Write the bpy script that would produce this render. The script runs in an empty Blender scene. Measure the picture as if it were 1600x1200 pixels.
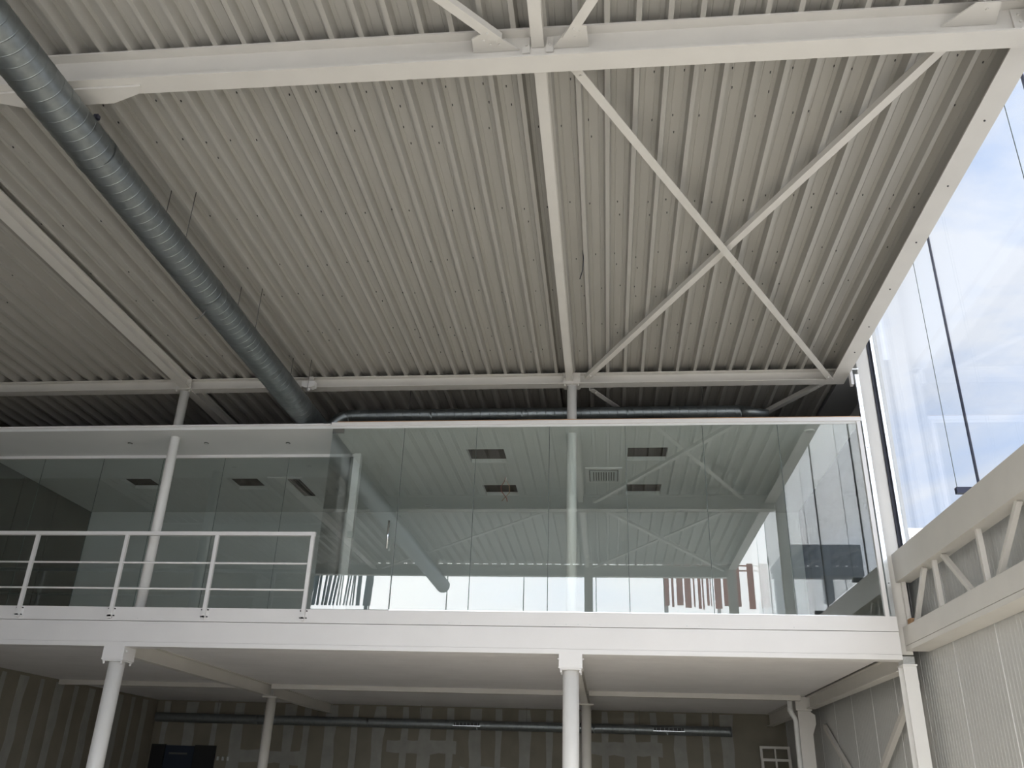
import bpy, math, random
from mathutils import Vector, Matrix

random.seed(7)
scene = bpy.context.scene
col = scene.collection

# ------------------------------------------------------------------ camera
EYE = 1.65
cam_data = bpy.data.cameras.new('camera')
cam_data.sensor_fit = 'HORIZONTAL'
cam_data.sensor_width = 36.0
cam_data.lens = 30.425
cam_data.clip_start = 0.05
cam_data.clip_end = 500
cam = bpy.data.objects.new('camera', cam_data)
col.objects.link(cam)
RI = Vector((0.99447809, 0.10039771, 0.03055526))
UP = Vector((0.01495113, -0.42372902, 0.9056656))
FW = Vector((-0.10387391, 0.90020776, 0.42289028))
cam.matrix_world = Matrix(((RI.x, UP.x, -FW.x, 0), (RI.y, UP.y, -FW.y, 0), (RI.z, UP.z, -FW.z, EYE), (0, 0, 0, 1)))
scene.camera = cam

# ------------------------------------------------------------------ view
scene.view_settings.view_transform = 'Standard'
scene.view_settings.look = 'None'
scene.view_settings.gamma = 1
scene.view_settings.use_curve_mapping = False
scene.view_settings.exposure = 0.0

# ------------------------------------------------------------------ sky: bright broken cloud, brightest round the veiled sun behind the camera
SKY = 1.15
w = bpy.data.worlds.new('sky')
scene.world = w
w.use_nodes = True
nt = w.node_tree
nt.nodes.clear()
N = nt.nodes.new
L = nt.links.new
out = N('ShaderNodeOutputWorld')
bg = N('ShaderNodeBackground')
tc = N('ShaderNodeTexCoord')
mp = N('ShaderNodeMapping')
mp.inputs['Scale'].default_value = (1.0, 1.0, 2.2)
no = N('ShaderNodeTexNoise')
no.inputs['Scale'].default_value = 2.6
no.inputs['Detail'].default_value = 7
no.inputs['Roughness'].default_value = 0.55
no.inputs['Distortion'].default_value = 0.5
cr = N('ShaderNodeValToRGB')
cr.color_ramp.elements[0].position = 0.36
cr.color_ramp.elements[0].color = (0.44, 0.60, 0.92, 1)
cr.color_ramp.elements[1].position = 0.57
cr.color_ramp.elements[1].color = (0.84, 0.88, 0.97, 1)
L(tc.outputs['Generated'], mp.inputs['Vector'])
L(mp.outputs['Vector'], no.inputs['Vector'])
L(no.outputs['Fac'], cr.inputs['Fac'])
dot = N('ShaderNodeVectorMath')
dot.operation = 'DOT_PRODUCT'
sund = Vector((-0.50, -0.75, 0.38)).normalized()
dot.inputs[1].default_value = sund
L(tc.outputs['Generated'], dot.inputs[0])
mr = N('ShaderNodeMapRange')
mr.interpolation_type = 'SMOOTHSTEP'
mr.inputs['From Min'].default_value = 0.25
mr.inputs['From Max'].default_value = 1.0
mr.inputs['To Min'].default_value = SKY
mr.inputs['To Max'].default_value = SKY * 6.0
L(dot.outputs['Value'], mr.inputs['Value'])
mr2 = N('ShaderNodeMapRange')
mr2.inputs['From Min'].default_value = 0.4
mr2.inputs['From Max'].default_value = 1.0
mr2.inputs['To Max'].default_value = 0.85
L(dot.outputs['Value'], mr2.inputs['Value'])
mxc = N('ShaderNodeMix')
mxc.data_type = 'RGBA'
for s_i in mxc.inputs:
    if s_i.type == 'RGBA' and s_i.name == 'B': s_i.default_value = (1.0, 0.96, 0.91, 1)
L(mr2.outputs['Result'], [i for i in mxc.inputs if i.type == 'VALUE'][0])
L(cr.outputs['Color'], [i for i in mxc.inputs if i.type == 'RGBA'][0])
L([o for o in mxc.outputs if o.type == 'RGBA'][0], bg.inputs['Color'])
L(mr.outputs['Result'], bg.inputs['Strength'])
L(bg.outputs[0], out.inputs['Surface'])

# sun behind thin cloud, behind the camera: it falls through the glazed front onto the floor
sun_data = bpy.data.lights.new('sun', 'SUN')
sun_data.energy = 7.6
sun_data.angle = math.radians(6)
sun_data.color = (1.0, 0.93, 0.82)
sun = bpy.data.objects.new('sun', sun_data)
col.objects.link(sun)
sun.location = (-3, -30, 30)
sun.rotation_euler = Vector((0.36, 0.80, -0.425)).to_track_quat('-Z', 'Y').to_euler()

# ------------------------------------------------------------------ materials
M = {}
def mat(name, color, rough=0.5, metal=0.0, nscale=0.0, namt=0.0, bump=0.0, bscale=40.0, stretch=(1, 1, 1), spec=0.5):
    m = bpy.data.materials.new(name)
    m.use_nodes = True
    t = m.node_tree
    b = t.nodes['Principled BSDF']
    b.inputs['Base Color'].default_value = (*color, 1)
    b.inputs['Roughness'].default_value = rough
    b.inputs['Metallic'].default_value = metal
    b.inputs['Specular IOR Level'].default_value = spec
    if namt > 0 or bump > 0:
        c = t.nodes.new('ShaderNodeTexCoord')
        g = t.nodes.new('ShaderNodeMapping')
        g.inputs['Scale'].default_value = stretch
        t.links.new(c.outputs['Object'], g.inputs['Vector'])
    if namt > 0:
        n = t.nodes.new('ShaderNodeTexNoise')
        n.inputs['Scale'].default_value = nscale
        n.inputs['Detail'].default_value = 5
        t.links.new(g.outputs['Vector'], n.inputs['Vector'])
        r = t.nodes.new('ShaderNodeValToRGB')
        r.color_ramp.elements[0].position = 0.3
        r.color_ramp.elements[1].position = 0.7
        r.color_ramp.elements[0].color = (*[max(0, x * (1 - namt)) for x in color], 1)
        r.color_ramp.elements[1].color = (*[min(1, x * (1 + namt)) for x in color], 1)
        t.links.new(n.outputs['Fac'], r.inputs['Fac'])
        t.links.new(r.outputs['Color'], b.inputs['Base Color'])
    if bump > 0:
        n2 = t.nodes.new('ShaderNodeTexNoise')
        n2.inputs['Scale'].default_value = bscale
        n2.inputs['Detail'].default_value = 3
        t.links.new(g.outputs['Vector'], n2.inputs['Vector'])
        bp = t.nodes.new('ShaderNodeBump')
        bp.inputs['Strength'].default_value = bump
        bp.inputs['Distance'].default_value = 0.01
        t.links.new(n2.outputs['Fac'], bp.inputs['Height'])
        t.links.new(bp.outputs['Normal'], b.inputs['Normal'])
    M[name] = m
    return m

def glass(name, tint, base_refl):
    m = bpy.data.materials.new(name)
    m.use_nodes = True
    t = m.node_tree
    t.nodes.clear()
    o = t.nodes.new('ShaderNodeOutputMaterial')
    tr = t.nodes.new('ShaderNodeBsdfTransparent')
    tr.inputs['Color'].default_value = (*tint, 1)
    gl = t.nodes.new('ShaderNodeBsdfGlossy')
    gl.inputs['Roughness'].default_value = 0.0
    gl.inputs['Color'].default_value = (1.0, 1.0, 1.0, 1)
    fr = t.nodes.new('ShaderNodeLayerWeight')
    fr.inputs['Blend'].default_value = 0.5
    pw = t.nodes.new('ShaderNodeMath')
    pw.operation = 'POWER'
    pw.inputs[1].default_value = 5.0
    t.links.new(fr.outputs['Facing'], pw.inputs[0])
    ad = t.nodes.new('ShaderNodeMath')
    ad.operation = 'MULTIPLY_ADD'
    ad.use_clamp = True
    ad.inputs[1].default_value = 1.0 - base_refl
    ad.inputs[2].default_value = base_refl
    t.links.new(pw.outputs[0], ad.inputs[0])
    mx = t.nodes.new('ShaderNodeMixShader')
    t.links.new(ad.outputs[0], mx.inputs['Fac'])
    t.links.new(tr.outputs[0], mx.inputs[1])
    t.links.new(gl.outputs[0], mx.inputs[2])
    t.links.new(mx.outputs[0], o.inputs['Surface'])
    M[name] = m

mat('steel_paint', (0.67, 0.645, 0.60), 0.42, 0, 3.0, 0.03)
mat('fascia_paint', (0.79, 0.775, 0.765), 0.45, 0, 2.0, 0.02)
mat('column_paint', (0.80, 0.79, 0.77), 0.35, 0, 3.0, 0.02)
mat('deck', (0.42, 0.405, 0.37), 0.5, 0.0, 1.2, 0.05, stretch=(6, 0.4, 1))
mat('screw', (0.04, 0.04, 0.04), 0.5)
mat('slab', (0.3, 0.3, 0.3), 0.9)
mat('galvanised', (0.27, 0.295, 0.30), 0.43, 0.92, 14.0, 0.10)
mat('zinc_trim', (0.75, 0.78, 0.80), 0.25, 0.9, 6.0, 0.08)
mat('wire', (0.10, 0.10, 0.10), 0.5)
mat('dark_rubber', (0.018, 0.02, 0.035), 0.5)
mat('dark_blue_metal', (0.02, 0.025, 0.06), 0.4)
mat('plaster', (0.66, 0.665, 0.65), 0.8, 0, 2.0, 0.02)
mat('ceiling_board', (0.72, 0.73, 0.72), 0.8, 0, 1.5, 0.02)
mat('soffit_panel', (0.88, 0.86, 0.855), 0.55, 0, 2.0, 0.03)
mat('plasterboard', (0.235, 0.215, 0.17), 0.9, 0, 2.5, 0.08)
mat('joint_compound', (0.335, 0.33, 0.30), 0.9, 0, 4.0, 0.10)
mat('dark_panel', (0.10, 0.105, 0.095), 0.6, 0, 2.0, 0.1)
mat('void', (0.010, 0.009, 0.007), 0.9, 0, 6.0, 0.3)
mat('sandwich_panel', (0.55, 0.55, 0.53), 0.5, 0, 2.0, 0.02)
mat('panel_joint', (0.85, 0.85, 0.83), 0.5)
mat('concrete', (0.66, 0.635, 0.59), 0.8, 0, 0.8, 0.10, 0.1, 20)
mat('ground', (0.42, 0.41, 0.40), 0.9, 0, 0.3, 0.12)
mat('wood', (0.42, 0.25, 0.13), 0.7, 0, 8.0, 0.2, stretch=(0.3, 4, 4))
mat('pipe_plastic', (0.72, 0.72, 0.70), 0.4)
mat('grille_metal', (0.62, 0.64, 0.63), 0.4, 0.2)
mat('chrome', (0.75, 0.77, 0.78), 0.15, 1.0)
mat('red_cladding', (0.62, 0.17, 0.11), 0.7, 0, 1.0, 0.06)
mat('white_cladding', (0.85, 0.85, 0.85), 0.6, 0, 1.0, 0.02)
mat('teal_cladding', (0.10, 0.16, 0.18), 0.5, 0, 1.0, 0.1)
mat('slate_cladding', (0.38, 0.46, 0.56), 0.6, 0, 1.0, 0.1)
mat('red_wire', (0.35, 0.06, 0.04), 0.5)
mat('joint_seal', (0.10, 0.13, 0.12), 0.5)
mat('door_glass_dark', (0.03, 0.04, 0.06), 0.15)
mat('black_leaf', (0.012, 0.012, 0.013), 0.5)
glass('office_glass', (0.915, 0.945, 0.935), 0.085)
glass('facade_glass', (0.975, 0.985, 0.99), 0.02)
glass('fin_glass', (0.985, 0.99, 0.995), 0.004)

# ------------------------------------------------------------------ mesh helpers
class MB:
    def __init__(s):
        s.v, s.f, s.sm = [], [], []
    def add(s, vs, fs, smooth=False):
        o = len(s.v)
        s.v += [tuple(p) for p in vs]
        s.f += [tuple(i + o for i in q) for q in fs]
        s.sm += [smooth] * len(fs)
        return s
    def box(s, x0, x1, y0, y1, z0, z1):
        vs = [(x, y, z) for x in (x0, x1) for y in (y0, y1) for z in (z0, z1)]
        return s.add(vs, [(0, 1, 3, 2), (4, 6, 7, 5), (0, 4, 5, 1), (2, 3, 7, 6), (0, 2, 6, 4), (1, 5, 7, 3)])
    def prism(s, pts, vec):
        n = len(pts)
        vec = Vector(vec)
        a = [Vector(p) for p in pts]
        vs = a + [p + vec for p in a]
        fs = [(i, (i + 1) % n, n + (i + 1) % n, n + i) for i in range(n)]
        fs += [tuple(reversed(range(n))), tuple(range(n, 2 * n))]
        return s.add(vs, fs)
    def tube(s, p0, p1, r0, r1=None, n=16, caps=True):
        r1 = r0 if r1 is None else r1
        p0, p1 = Vector(p0), Vector(p1)
        d = (p1 - p0).normalized()
        a = d.orthogonal().normalized()
        b = d.cross(a)
        vs = []
        for p, r in ((p0, r0), (p1, r1)):
            for i in range(n):
                t = 2 * math.pi * i / n
                vs.append(p + a * (r * math.cos(t)) + b * (r * math.sin(t)))
        s.add(vs, [(i, (i + 1) % n, n + (i + 1) % n, n + i) for i in range(n)], True)
        if caps:
            o = len(s.v) - 2 * n
            s.f += [tuple(o + i for i in reversed(range(n))), tuple(o + n + i for i in range(n))]
            s.sm += [False, False]
        return s
    def path(s, pts, r, n=8):
        pts = [Vector(p) for p in pts]
        rings = []
        prev = None
        for i, p in enumerate(pts):
            d = (pts[min(i + 1, len(pts) - 1)] - pts[max(i - 1, 0)]).normalized()
            if prev is None:
                a = d.orthogonal().normalized()
            else:
                a = (prev - d * prev.dot(d)).normalized()
            prev = a
            b = d.cross(a)
            rings.append([p + a * (r * math.cos(2 * math.pi * k / n)) + b * (r * math.sin(2 * math.pi * k / n)) for k in range(n)])
        vs = [q for R_ in rings for q in R_]
        fs = []
        for i in range(len(rings) - 1):
            for k in range(n):
                fs.append((i * n + k, i * n + (k + 1) % n, (i + 1) * n + (k + 1) % n, (i + 1) * n + k))
        s.add(vs, fs, True)
        o = len(s.v) - len(vs)
        m = len(rings) - 1
        s.f += [tuple(o + k for k in reversed(range(n))), tuple(o + m * n + k for k in range(n))]
        s.sm += [False, False]
        return s
    def bar(s, p0, p1, wd, ht, up=(0, 0, 1)):
        p0, p1 = Vector(p0), Vector(p1)
        d = (p1 - p0).normalized()
        side = d.cross(Vector(up)).normalized()
        u = side.cross(d).normalized()
        q = [p0 + side * (a * wd / 2) + u * (b * ht / 2) for a, b in ((-1, -1), (1, -1), (1, 1), (-1, 1))]
        return s.prism(q, p1 - p0)
    def build(s, name, m, parent=None, loc=None):
        off = Vector((0, 0, 0))
        if parent is not None:
            q = parent
            while q is not None:
                off += q.location
                q = q.parent
        if loc is not None:
            off = Vector(loc)
        me = bpy.data.meshes.new(name)
        me.from_pydata([tuple(Vector(p) - off) for p in s.v], [], s.f)
        me.polygons.foreach_set('use_smooth', s.sm)
        me.materials.append(M[m])
        me.update()
        o = bpy.data.objects.new(name, me)
        col.objects.link(o)
        if parent is not None:
            o.parent = parent
        if loc is not None:
            o.location = loc
        return o

def tag(o, label=None, cat=None, group=None, kind=None):
    if label: o['label'] = label
    if cat: o['category'] = cat
    if group: o['group'] = group
    if kind: o['kind'] = kind
    return o
def thing(name, label, cat, loc, group=None):
    o = bpy.data.objects.new(name, None)
    o.empty_display_size = 0.2
    col.objects.link(o)
    o.location = loc
    return tag(o, label, cat, group)
def setting(name, loc=(0, 0, 0), label=None):
    o = bpy.data.objects.new(name, None)
    col.objects.link(o)
    o.location = loc
    return tag(o, label, None, None, 'structure')
def box(name, m, parent, *b):
    return MB().box(*b).build(name, m, parent)
def ipts(c, h, b, tw, tf, u, vv):
    """I profile round centre c: height h along vv, flange width b along u."""
    c, u, vv = Vector(c), Vector(u), Vector(vv)
    q = [(-b / 2, -h / 2), (b / 2, -h / 2), (b / 2, -h / 2 + tf), (tw / 2, -h / 2 + tf), (tw / 2, h / 2 - tf), (b / 2, h / 2 - tf),
         (b / 2, h / 2), (-b / 2, h / 2), (-b / 2, h / 2 - tf), (-tw / 2, h / 2 - tf), (-tw / 2, -h / 2 + tf), (-b / 2, -h / 2 + tf)]
    return [c + u * a + vv * k for a, k in q]
def bolt(parent, p, d, r=0.013, h=0.016, m='steel_paint'):
    p, d = Vector(p), Vector(d)
    return MB().tube(p, p + d * h, r, n=6).build('bolt', m, parent)

# ------------------------------------------------------------------ dimensions
D = 11.20            # front of the mezzanine
X1, X2, X3 = -6.44, -0.445, 3.32
ZD = 7.19            # underside of the deck ribs
ZM = 3.693           # mezzanine floor edge
ZS = 3.30            # soffit under the mezzanine
ZC = 6.255           # office ceiling
YB = 20.9            # back wall
XL = -10.62          # left wall
XR = 3.90            # right wall and glass
YF = -1.0            # front of the hall

# ------------------------------------------------------------------ setting: floor, ground, walls
f_ = box('floor', 'concrete', None, XL - 0.2, XR + 0.1, YF - 0.1, YB + 0.3, -0.2, 0.0)
tag(f_, 'grey concrete ground floor of the hall', kind='structure')
g_ = box('ground', 'ground', None, -120, 120, -120, 120, -0.5, -0.2)
tag(g_, 'pale paved ground outside the hall', kind='structure')

# left wall with filled plasterboard joints below the mezzanine
wl = box('wall_left', 'plasterboard', None, XL - 0.25, XL, YF, YB + 0.2, 0.0, 7.3)
tag(wl, 'left wall of raw plasterboard with filled joints', kind='structure')
def ragged_strip(axis, c, half, z0, z1, plane, th=0.004):
    """strip of filler with uneven edges; axis 'x' lies on the back wall, 'y' on the left wall."""
    mb = MB()
    n = 9
    a, b = [], []
    for i in range(n + 1):
        z = z0 + (z1 - z0) * i / n
        a.append((c - half * random.uniform(0.75, 1.2), z))
        b.append((c + half * random.uniform(0.75, 1.2), z))
    pl = a + b[::-1]
    if axis == 'x':
        mb.prism([(u, plane, z) for u, z in pl], (0, -th, 0))
    else:
        mb.prism([(plane, u, z) for u, z in pl][::-1], (th, 0, 0))
    return mb
k = 0
y = 11.6
while y < YB - 0.2:
    ragged_strip('y', y, 0.13 if k % 2 else 0.07, 0.02, ZS - 0.05, XL).build('joint_strip', 'joint_compound', wl)
    y += 0.58
    k += 1

wb = box('wall_back', 'plasterboard', None, XL, XR, YB, YB + 0.2, 0.0, 7.3)
tag(wb, 'back wall of raw plasterboard with pale filled joints', kind='structure')
xs = [-10.36, -9.76, -9.13, -8.58, -7.91, -7.34, -6.93, -6.35, -5.78, -5.21, -4.61, -4.13, -3.56, -2.97, -2.45, -1.85, -1.30, -0.62, -0.06, 0.48, 1.02, 1.59, 2.15, 2.62]
for i, x in enumerate(xs):
    ragged_strip('x', x, 0.135 if i % 2 else 0.075, 0.02, ZS - 0.03, YB).build('joint_strip', 'joint_compound', wb)
for x0, x1, z in ((-8.7, -6.9, 2.12), (-5.0, -3.4, 2.42), (-0.5, 1.2, 2.5), (-3.3, -2.2, 1.9)):
    mb = MB()
    n = 8
    up_, lo = [], []
    for i in range(n + 1):
        x = x0 + (x1 - x0) * i / n
        up_.append((x, YB, z + random.uniform(0.12, 0.17)))
        lo.append((x, YB, z - random.uniform(0.10, 0.16)))
    mb.prism(lo + up_[::-1], (0, -0.003, 0)).build('joint_strip', 'joint_compound', wb)

# right wall: ribbed sandwich panels up to the truss, plain wall behind the office
wr = box('wall_right', 'sandwich_panel', None, XR + 0.03, XR + 0.14, YF, YB + 0.2, 0.0, 4.46)
tag(wr, 'right wall of white ribbed sandwich panels', kind='structure')
yj = [YF]
y = 10.555 - 1.165 * 9
while y < YB:
    if y > YF: yj.append(y)
    y += 1.165
yj.append(YB)
def ribbed_panel(y0, y1, z0, z1):
    mb = MB()
    n = max(2, int(round((y1 - y0) / 0.085)))
    prof = [(XR + 0.03, y0 + 0.006)]
    s_ = (y1 - y0 - 0.012) / n
    for i in range(n):
        a = y0 + 0.006 + i * s_
        prof += [(XR, a + 0.004), (XR, a + s_ - 0.012), (XR + 0.004, a + s_ - 0.008), (XR + 0.004, a + s_ - 0.002)]
    prof += [(XR + 0.03, y1 - 0.006)]
    return mb.prism([(x, yy, z0) for x, yy in prof][::-1], (0, 0, z1 - z0))
for a, b in zip(yj[:-1], yj[1:]):
    ribbed_panel(a, b, 0.0, 4.44).build('wall_panel', 'sandwich_panel', wr)
for a in yj[1:-1]:
    box('joint_strip', 'panel_joint', wr, XR - 0.002, XR + 0.03, a - 0.005, a + 0.005, 0.0, 4.44)
wr2 = box('wall_right_rear', 'plaster', None, XR + 0.03, XR + 0.14, 11.78, YB + 0.2, 4.461, 8.6)
tag(wr2, 'plain wall beside the office above the ribbed panels', kind='structure')

# front of the hall, behind the camera: solid left part, posts and glazing
wf = box('wall_front', 'plaster', None, XL, -8.3, YF - 0.2, YF, 0.0, 7.3)
tag(wf, 'solid left part of the front wall', kind='structure')
wf2 = box('wall_front_blocker', 'plaster', None, -8.299, X1, YF - 0.2, YF, 0.0, 5.2)  # added out of view: cuts sun and sky light so the left stays darker
tag(wf2, 'unseen wall added behind the camera to block light from the left', kind='structure')

# ------------------------------------------------------------------ roof
ce = box('ceiling', 'slab', None, XL - 0.25, 3.44, YF - 0.35, YB + 0.2, ZD + 0.117, ZD + 0.30)
tag(ce, 'corrugated pale grey steel roof deck', kind='structure')
PITCH, RIB0 = 0.25, 0.08
def deck_sheet(k0, nrib):
    mb = MB()
    prof = []
    zt = ZD + 0.11
    for k in range(k0, k0 + nrib):
        c = RIB0 + PITCH * k
        prof += [(c - 0.125, zt), (c - 0.085, zt), (c - 0.082, zt + 0.004), (c - 0.076, zt + 0.004), (c - 0.073, zt), (c - 0.038, zt), (c - 0.021, ZD), (c + 0.021, ZD), (c + 0.038, zt), (c + 0.073, zt), (c + 0.076, zt + 0.004), (c + 0.082, zt + 0.004), (c + 0.085, zt)]
    prof.append((RIB0 + PITCH * (k0 + nrib) - 0.125, zt))
    a, b = YF - 0.3, YB
    ys = (a, b)
    vs = [(x, yy, z) for yy in ys for x, z in prof]
    n = len(prof)
    mb.add(vs, [(i, i + 1, n + i + 1, n + i) for i in range(n - 1)])
    return mb
k0 = -44
while k0 < 13:
    nr = min(4, 14 - k0)
    deck_sheet(k0, nr).build('roof_sheet', 'deck', ce)
    k0 += 4
sc = MB()
for Y in (5.75, 6.3, 7.55, 8.55, 9.25, 10.2, 10.9):
    for k in range(-40, 13):
        if random.random() < 0.12: continue
        c = RIB0 + PITCH * (k + 0.5) + random.uniform(-0.06, 0.06)
        yy = Y + random.uniform(-0.05, 0.05)
        sc.box(c - 0.004, c + 0.004, yy - 0.009, yy + 0.009, ZD + 0.10, ZD + 0.111)
        if random.random() < 0.25:
            sc.box(c + 0.02, c + 0.028, yy + 0.22, yy + 0.24, ZD + 0.10, ZD + 0.111)
tag(sc.build('screw', 'screw', ce), kind='stuff')
ce2 = box('ceiling_rear', 'slab', None, 3.45, XR + 0.03, 11.80, YB + 0.2, ZD + 0.02, ZD + 0.30)
tag(ce2, 'narrow strip of roof slab over the right wall behind the office', kind='structure')
tr = MB().box(3.42, 3.455, YF, 11.78, ZD + 0.02, 8.6).build('trim_1', 'steel_paint')
tag(tr, 'upstand between the roof edge and the glass front', kind='structure')
tr = MB().box(3.40, XR + 0.1, YF, 11.78, 8.6, 8.66).build('trim_2', 'steel_paint')
tag(tr, 'capping above the tall glass side', kind='structure')

def roof_ibeam(name, label, p0, p1, h, b, tw, tf, cat='beam'):
    t = thing(name, label, cat, ((p0[0] + p1[0]) / 2, (p0[1] + p1[1]) / 2, p0[2] - h / 2))
    d = Vector(p1) - Vector(p0)
    u = d.normalized().cross(Vector((0, 0, 1)))
    MB().prism(ipts(p0, h, b, tw, tf, u, (0, 0, 1)), d).build('beam_section', 'steel_paint', t)
    return t
FB = 5.15   # deep roof beam
HB = 0.31
zb = ZD - HB / 2
fb = roof_ibeam('roof_beam', 'deep white steel roof beam crossing the top of the picture', (XL, FB, zb), (3.42, FB, zb), HB, 0.18, 0.012, 0.018)
# splice plates under the flange of the deep beam at the spiral duct
zp = ZD - HB - 0.024
MB().prism([(-4.44, 5.135, zp), (-3.80, 5.135, zp), (-3.86, 5.22, zp), (-4.12, 5.31, zp), (-4.44, 5.31, zp)], (0, 0, 0.022)).build('splice_plate', 'steel_paint', fb)
MB().prism([(-5.06, 5.135, zp), (-4.45, 5.135, zp), (-4.45, 5.31, zp), (-4.95, 5.31, zp), (-5.13, 5.24, zp)], (0, 0, 0.022)).build('splice_plate', 'steel_paint', fb)
# gussets on the near side of the deep beam
zg = ZD - 0.16
MB().prism([(-1.00, 5.14, zg), (-0.62, 5.14, zg), (-0.86, 4.92, zg), (-0.99, 5.00, zg)], (0, 0, 0.012)).build('gusset_plate', 'steel_paint', fb)
MB().prism([(-0.36, 5.14, zg), (-0.07, 5.14, zg), (-0.08, 4.93, zg), (-0.20, 4.91, zg)], (0, 0, 0.012)).build('gusset_plate', 'steel_paint', fb)
MB().prism([(2.62, 5.14, zg), (3.02, 5.14, zg), (2.98, 4.93, zg), (2.80, 4.93, zg)], (0, 0, 0.012)).build('gusset_plate', 'steel_paint', fb)
for x, yy in ((-0.90, 5.02), (-0.85, 5.06), (-0.80, 5.03), (-0.78, 5.07), (-0.15, 4.98), (-0.18, 5.03), (2.90, 4.99)):
    bolt(fb, (x, yy, zg), (0, 0, -1), 0.012, 0.012)
for s_ in (-1, 1):
    MB().box(X2 - 0.03 + s_ * 0.095 - 0.03, X2 - 0.03 + s_ * 0.095 + 0.03, 5.13, 5.14, ZD - 0.2, ZD - 0.04).build('cleat', 'steel_paint', fb)
    bolt(fb, (X2 - 0.03 + s_ * 0.095, 5.13, ZD - 0.12), (0, -1, 0), 0.012, 0.015)
MB().box(3.14, 3.40, 5.126, 5.143, ZD - 0.29, ZD - 0.03).build('splice_plate', 'steel_paint', fb)
for x in (3.19, 3.27, 3.35):
    for z in (ZD - 0.09, ZD - 0.16, ZD - 0.23):
        bolt(fb, (x, 5.126, z), (0, -1, 0), 0.012, 0.014)
fb2 = roof_ibeam('roof_beam', 'white steel beam over the glazed front of the hall, seen mirrored in the office glass', (XL, YF, zb), (3.42, YF, zb), HB, 0.18, 0.012, 0.018)

# tie beam on the column line of the mezzanine
TY = 11.525
tb = roof_ibeam('tie_beam', 'slim white steel beam on the column heads above the glass office', (XL, TY, ZD - 0.084), (3.40, TY, ZD - 0.084), 0.168, 0.165, 0.01, 0.013)
for x in (X1 + 0.06, X2):
    MB().box(x - 0.125, x + 0.125, TY - 0.10, TY - 0.088, ZD - 0.168, ZD - 0.005).build('end_plate', 'steel_paint', tb)
    MB().box(x - 0.125, x + 0.125, TY - 0.11, TY + 0.11, ZD - 0.182, ZD - 0.168).build('cap_plate', 'steel_paint', tb)
    for sx in (-0.1, 0.1):
        bolt(tb, (x + sx, TY - 0.08, ZD - 0.182), (0, 0, -1), 0.013, 0.03)
        bolt(tb, (x + sx, TY - 0.10, ZD - 0.08), (0, -1, 0), 0.012, 0.014)
tb2 = roof_ibeam('tie_beam', 'white roof beam in the dark space above the office, farthest back', (XL, 17.6, ZD - 0.084), (3.40, 17.6, ZD - 0.084), 0.168, 0.165, 0.01, 0.013)

# beams running away from the camera
def long_beam(x, y0, y1, b, h, label):
    t = thing('longitudinal_beam', label, 'beam', (x, (y0 + y1) / 2, ZD - h))
    MB().prism(ipts((x, y0, ZD - h / 2), h, b, 0.01, 0.012, (1, 0, 0), (0, 0, 1)), (0, y1 - y0, 0)).build('beam_section', 'steel_paint', t)
    return t
XC = X2 - 0.03
long_beam(XC, FB + 0.01, TY - 0.1, 0.10, 0.14, 'slim white roof beam running from the deep beam to the centre column')
long_beam(XC, YF + 0.1, FB - 0.012, 0.10, 0.14, 'slim white roof beam overhead, in front of the deep beam')
long_beam(XC, TY + 0.1, 17.5, 0.10, 0.14, 'slim white roof beam over the office behind the centre column')
long_beam(-6.34, FB + 0.01, TY - 0.1, 0.15, 0.16, 'white roof beam left of the spiral duct, running to the left column')
long_beam(-6.34, YF + 0.1, FB - 0.012, 0.15, 0.16, 'white roof beam overhead at the left, in front of the deep beam')
long_beam(-6.34, TY + 0.1, 17.5, 0.15, 0.16, 'white roof beam in the dark above the office behind the left column')
eb = thing('edge_beam', 'white steel edge beam along the roof side next to the sky', 'beam', (3.32, 5.2, 7.02))
MB().prism([(3.22, YF - 0.1, 7.02), (3.425, YF - 0.1, 7.02), (3.425, YF - 0.1, 7.26), (3.405, YF - 0.1, 7.26), (3.405, YF - 0.1, 7.035), (3.22, YF - 0.1, 7.035)], (0, 11.6 - YF + 0.1, 0)).build('beam_section', 'steel_paint', eb)
for Y in (6.2, 7.1, 8.05, 9.0, 9.9, 10.6):
    bolt(eb, (3.33, Y, 7.02), (0, 0, -1), 0.009, 0.008, 'screw')

# wind bracing under the deck
ZX = 7.04
def brace(p0, p1, label, z=ZX, dz=0.0):
    t = thing('wind_brace', label, 'brace', ((p0[0] + p1[0]) / 2, (p0[1] + p1[1]) / 2, z - 0.03))
    a, b = Vector((p0[0], p0[1], z + dz)), Vector((p1[0], p1[1], z + dz))
    d = (b - a).normalized()
    sd = d.cross(Vector((0, 0, 1)))
    q = [(-0.04, -0.02), (0.04, -0.02), (0.04, -0.012), (-0.032, -0.012), (-0.032, 0.045), (-0.04, 0.045)]
    MB().prism([a + sd * u + Vector((0, 0, 1)) * v for u, v in q], b - a).build('angle_bar', 'steel_paint', t)
    for e, sgn in ((a, 1), (b, -1)):
        bolt(t, e + d * (0.12 * sgn) + Vector((0, 0, -0.02)), (0, 0, -1), 0.012, 0.012)
    return t
b1 = brace((-0.20, 5.30), (3.20, 11.40), 'long white diagonal brace from the deep beam to the right corner column', dz=-0.03)
bolt(b1, (1.50, 8.29, ZX - 0.05), (0, 0, -1), 0.016, 0.015)
brace((2.78, 5.30), (-0.22, 11.40), 'long white diagonal brace rising from the centre column towards the sky side', dz=0.045)
brace((-0.24, 5.05), (3.12, YF + 0.15), 'white diagonal brace overhead, just right of the centre roof beam')
brace((2.95, 5.08), (-0.3, YF + 0.1), 'white diagonal brace overhead at the top right corner', dz=0.08)
brace((-0.78, 5.03), (-6.1, YF + 0.2), 'white diagonal brace overhead, just left of the centre roof beam')
brace((-0.16, 11.68), (3.25, 17.5), 'white diagonal brace behind the tie beam, right of the centre column')
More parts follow.
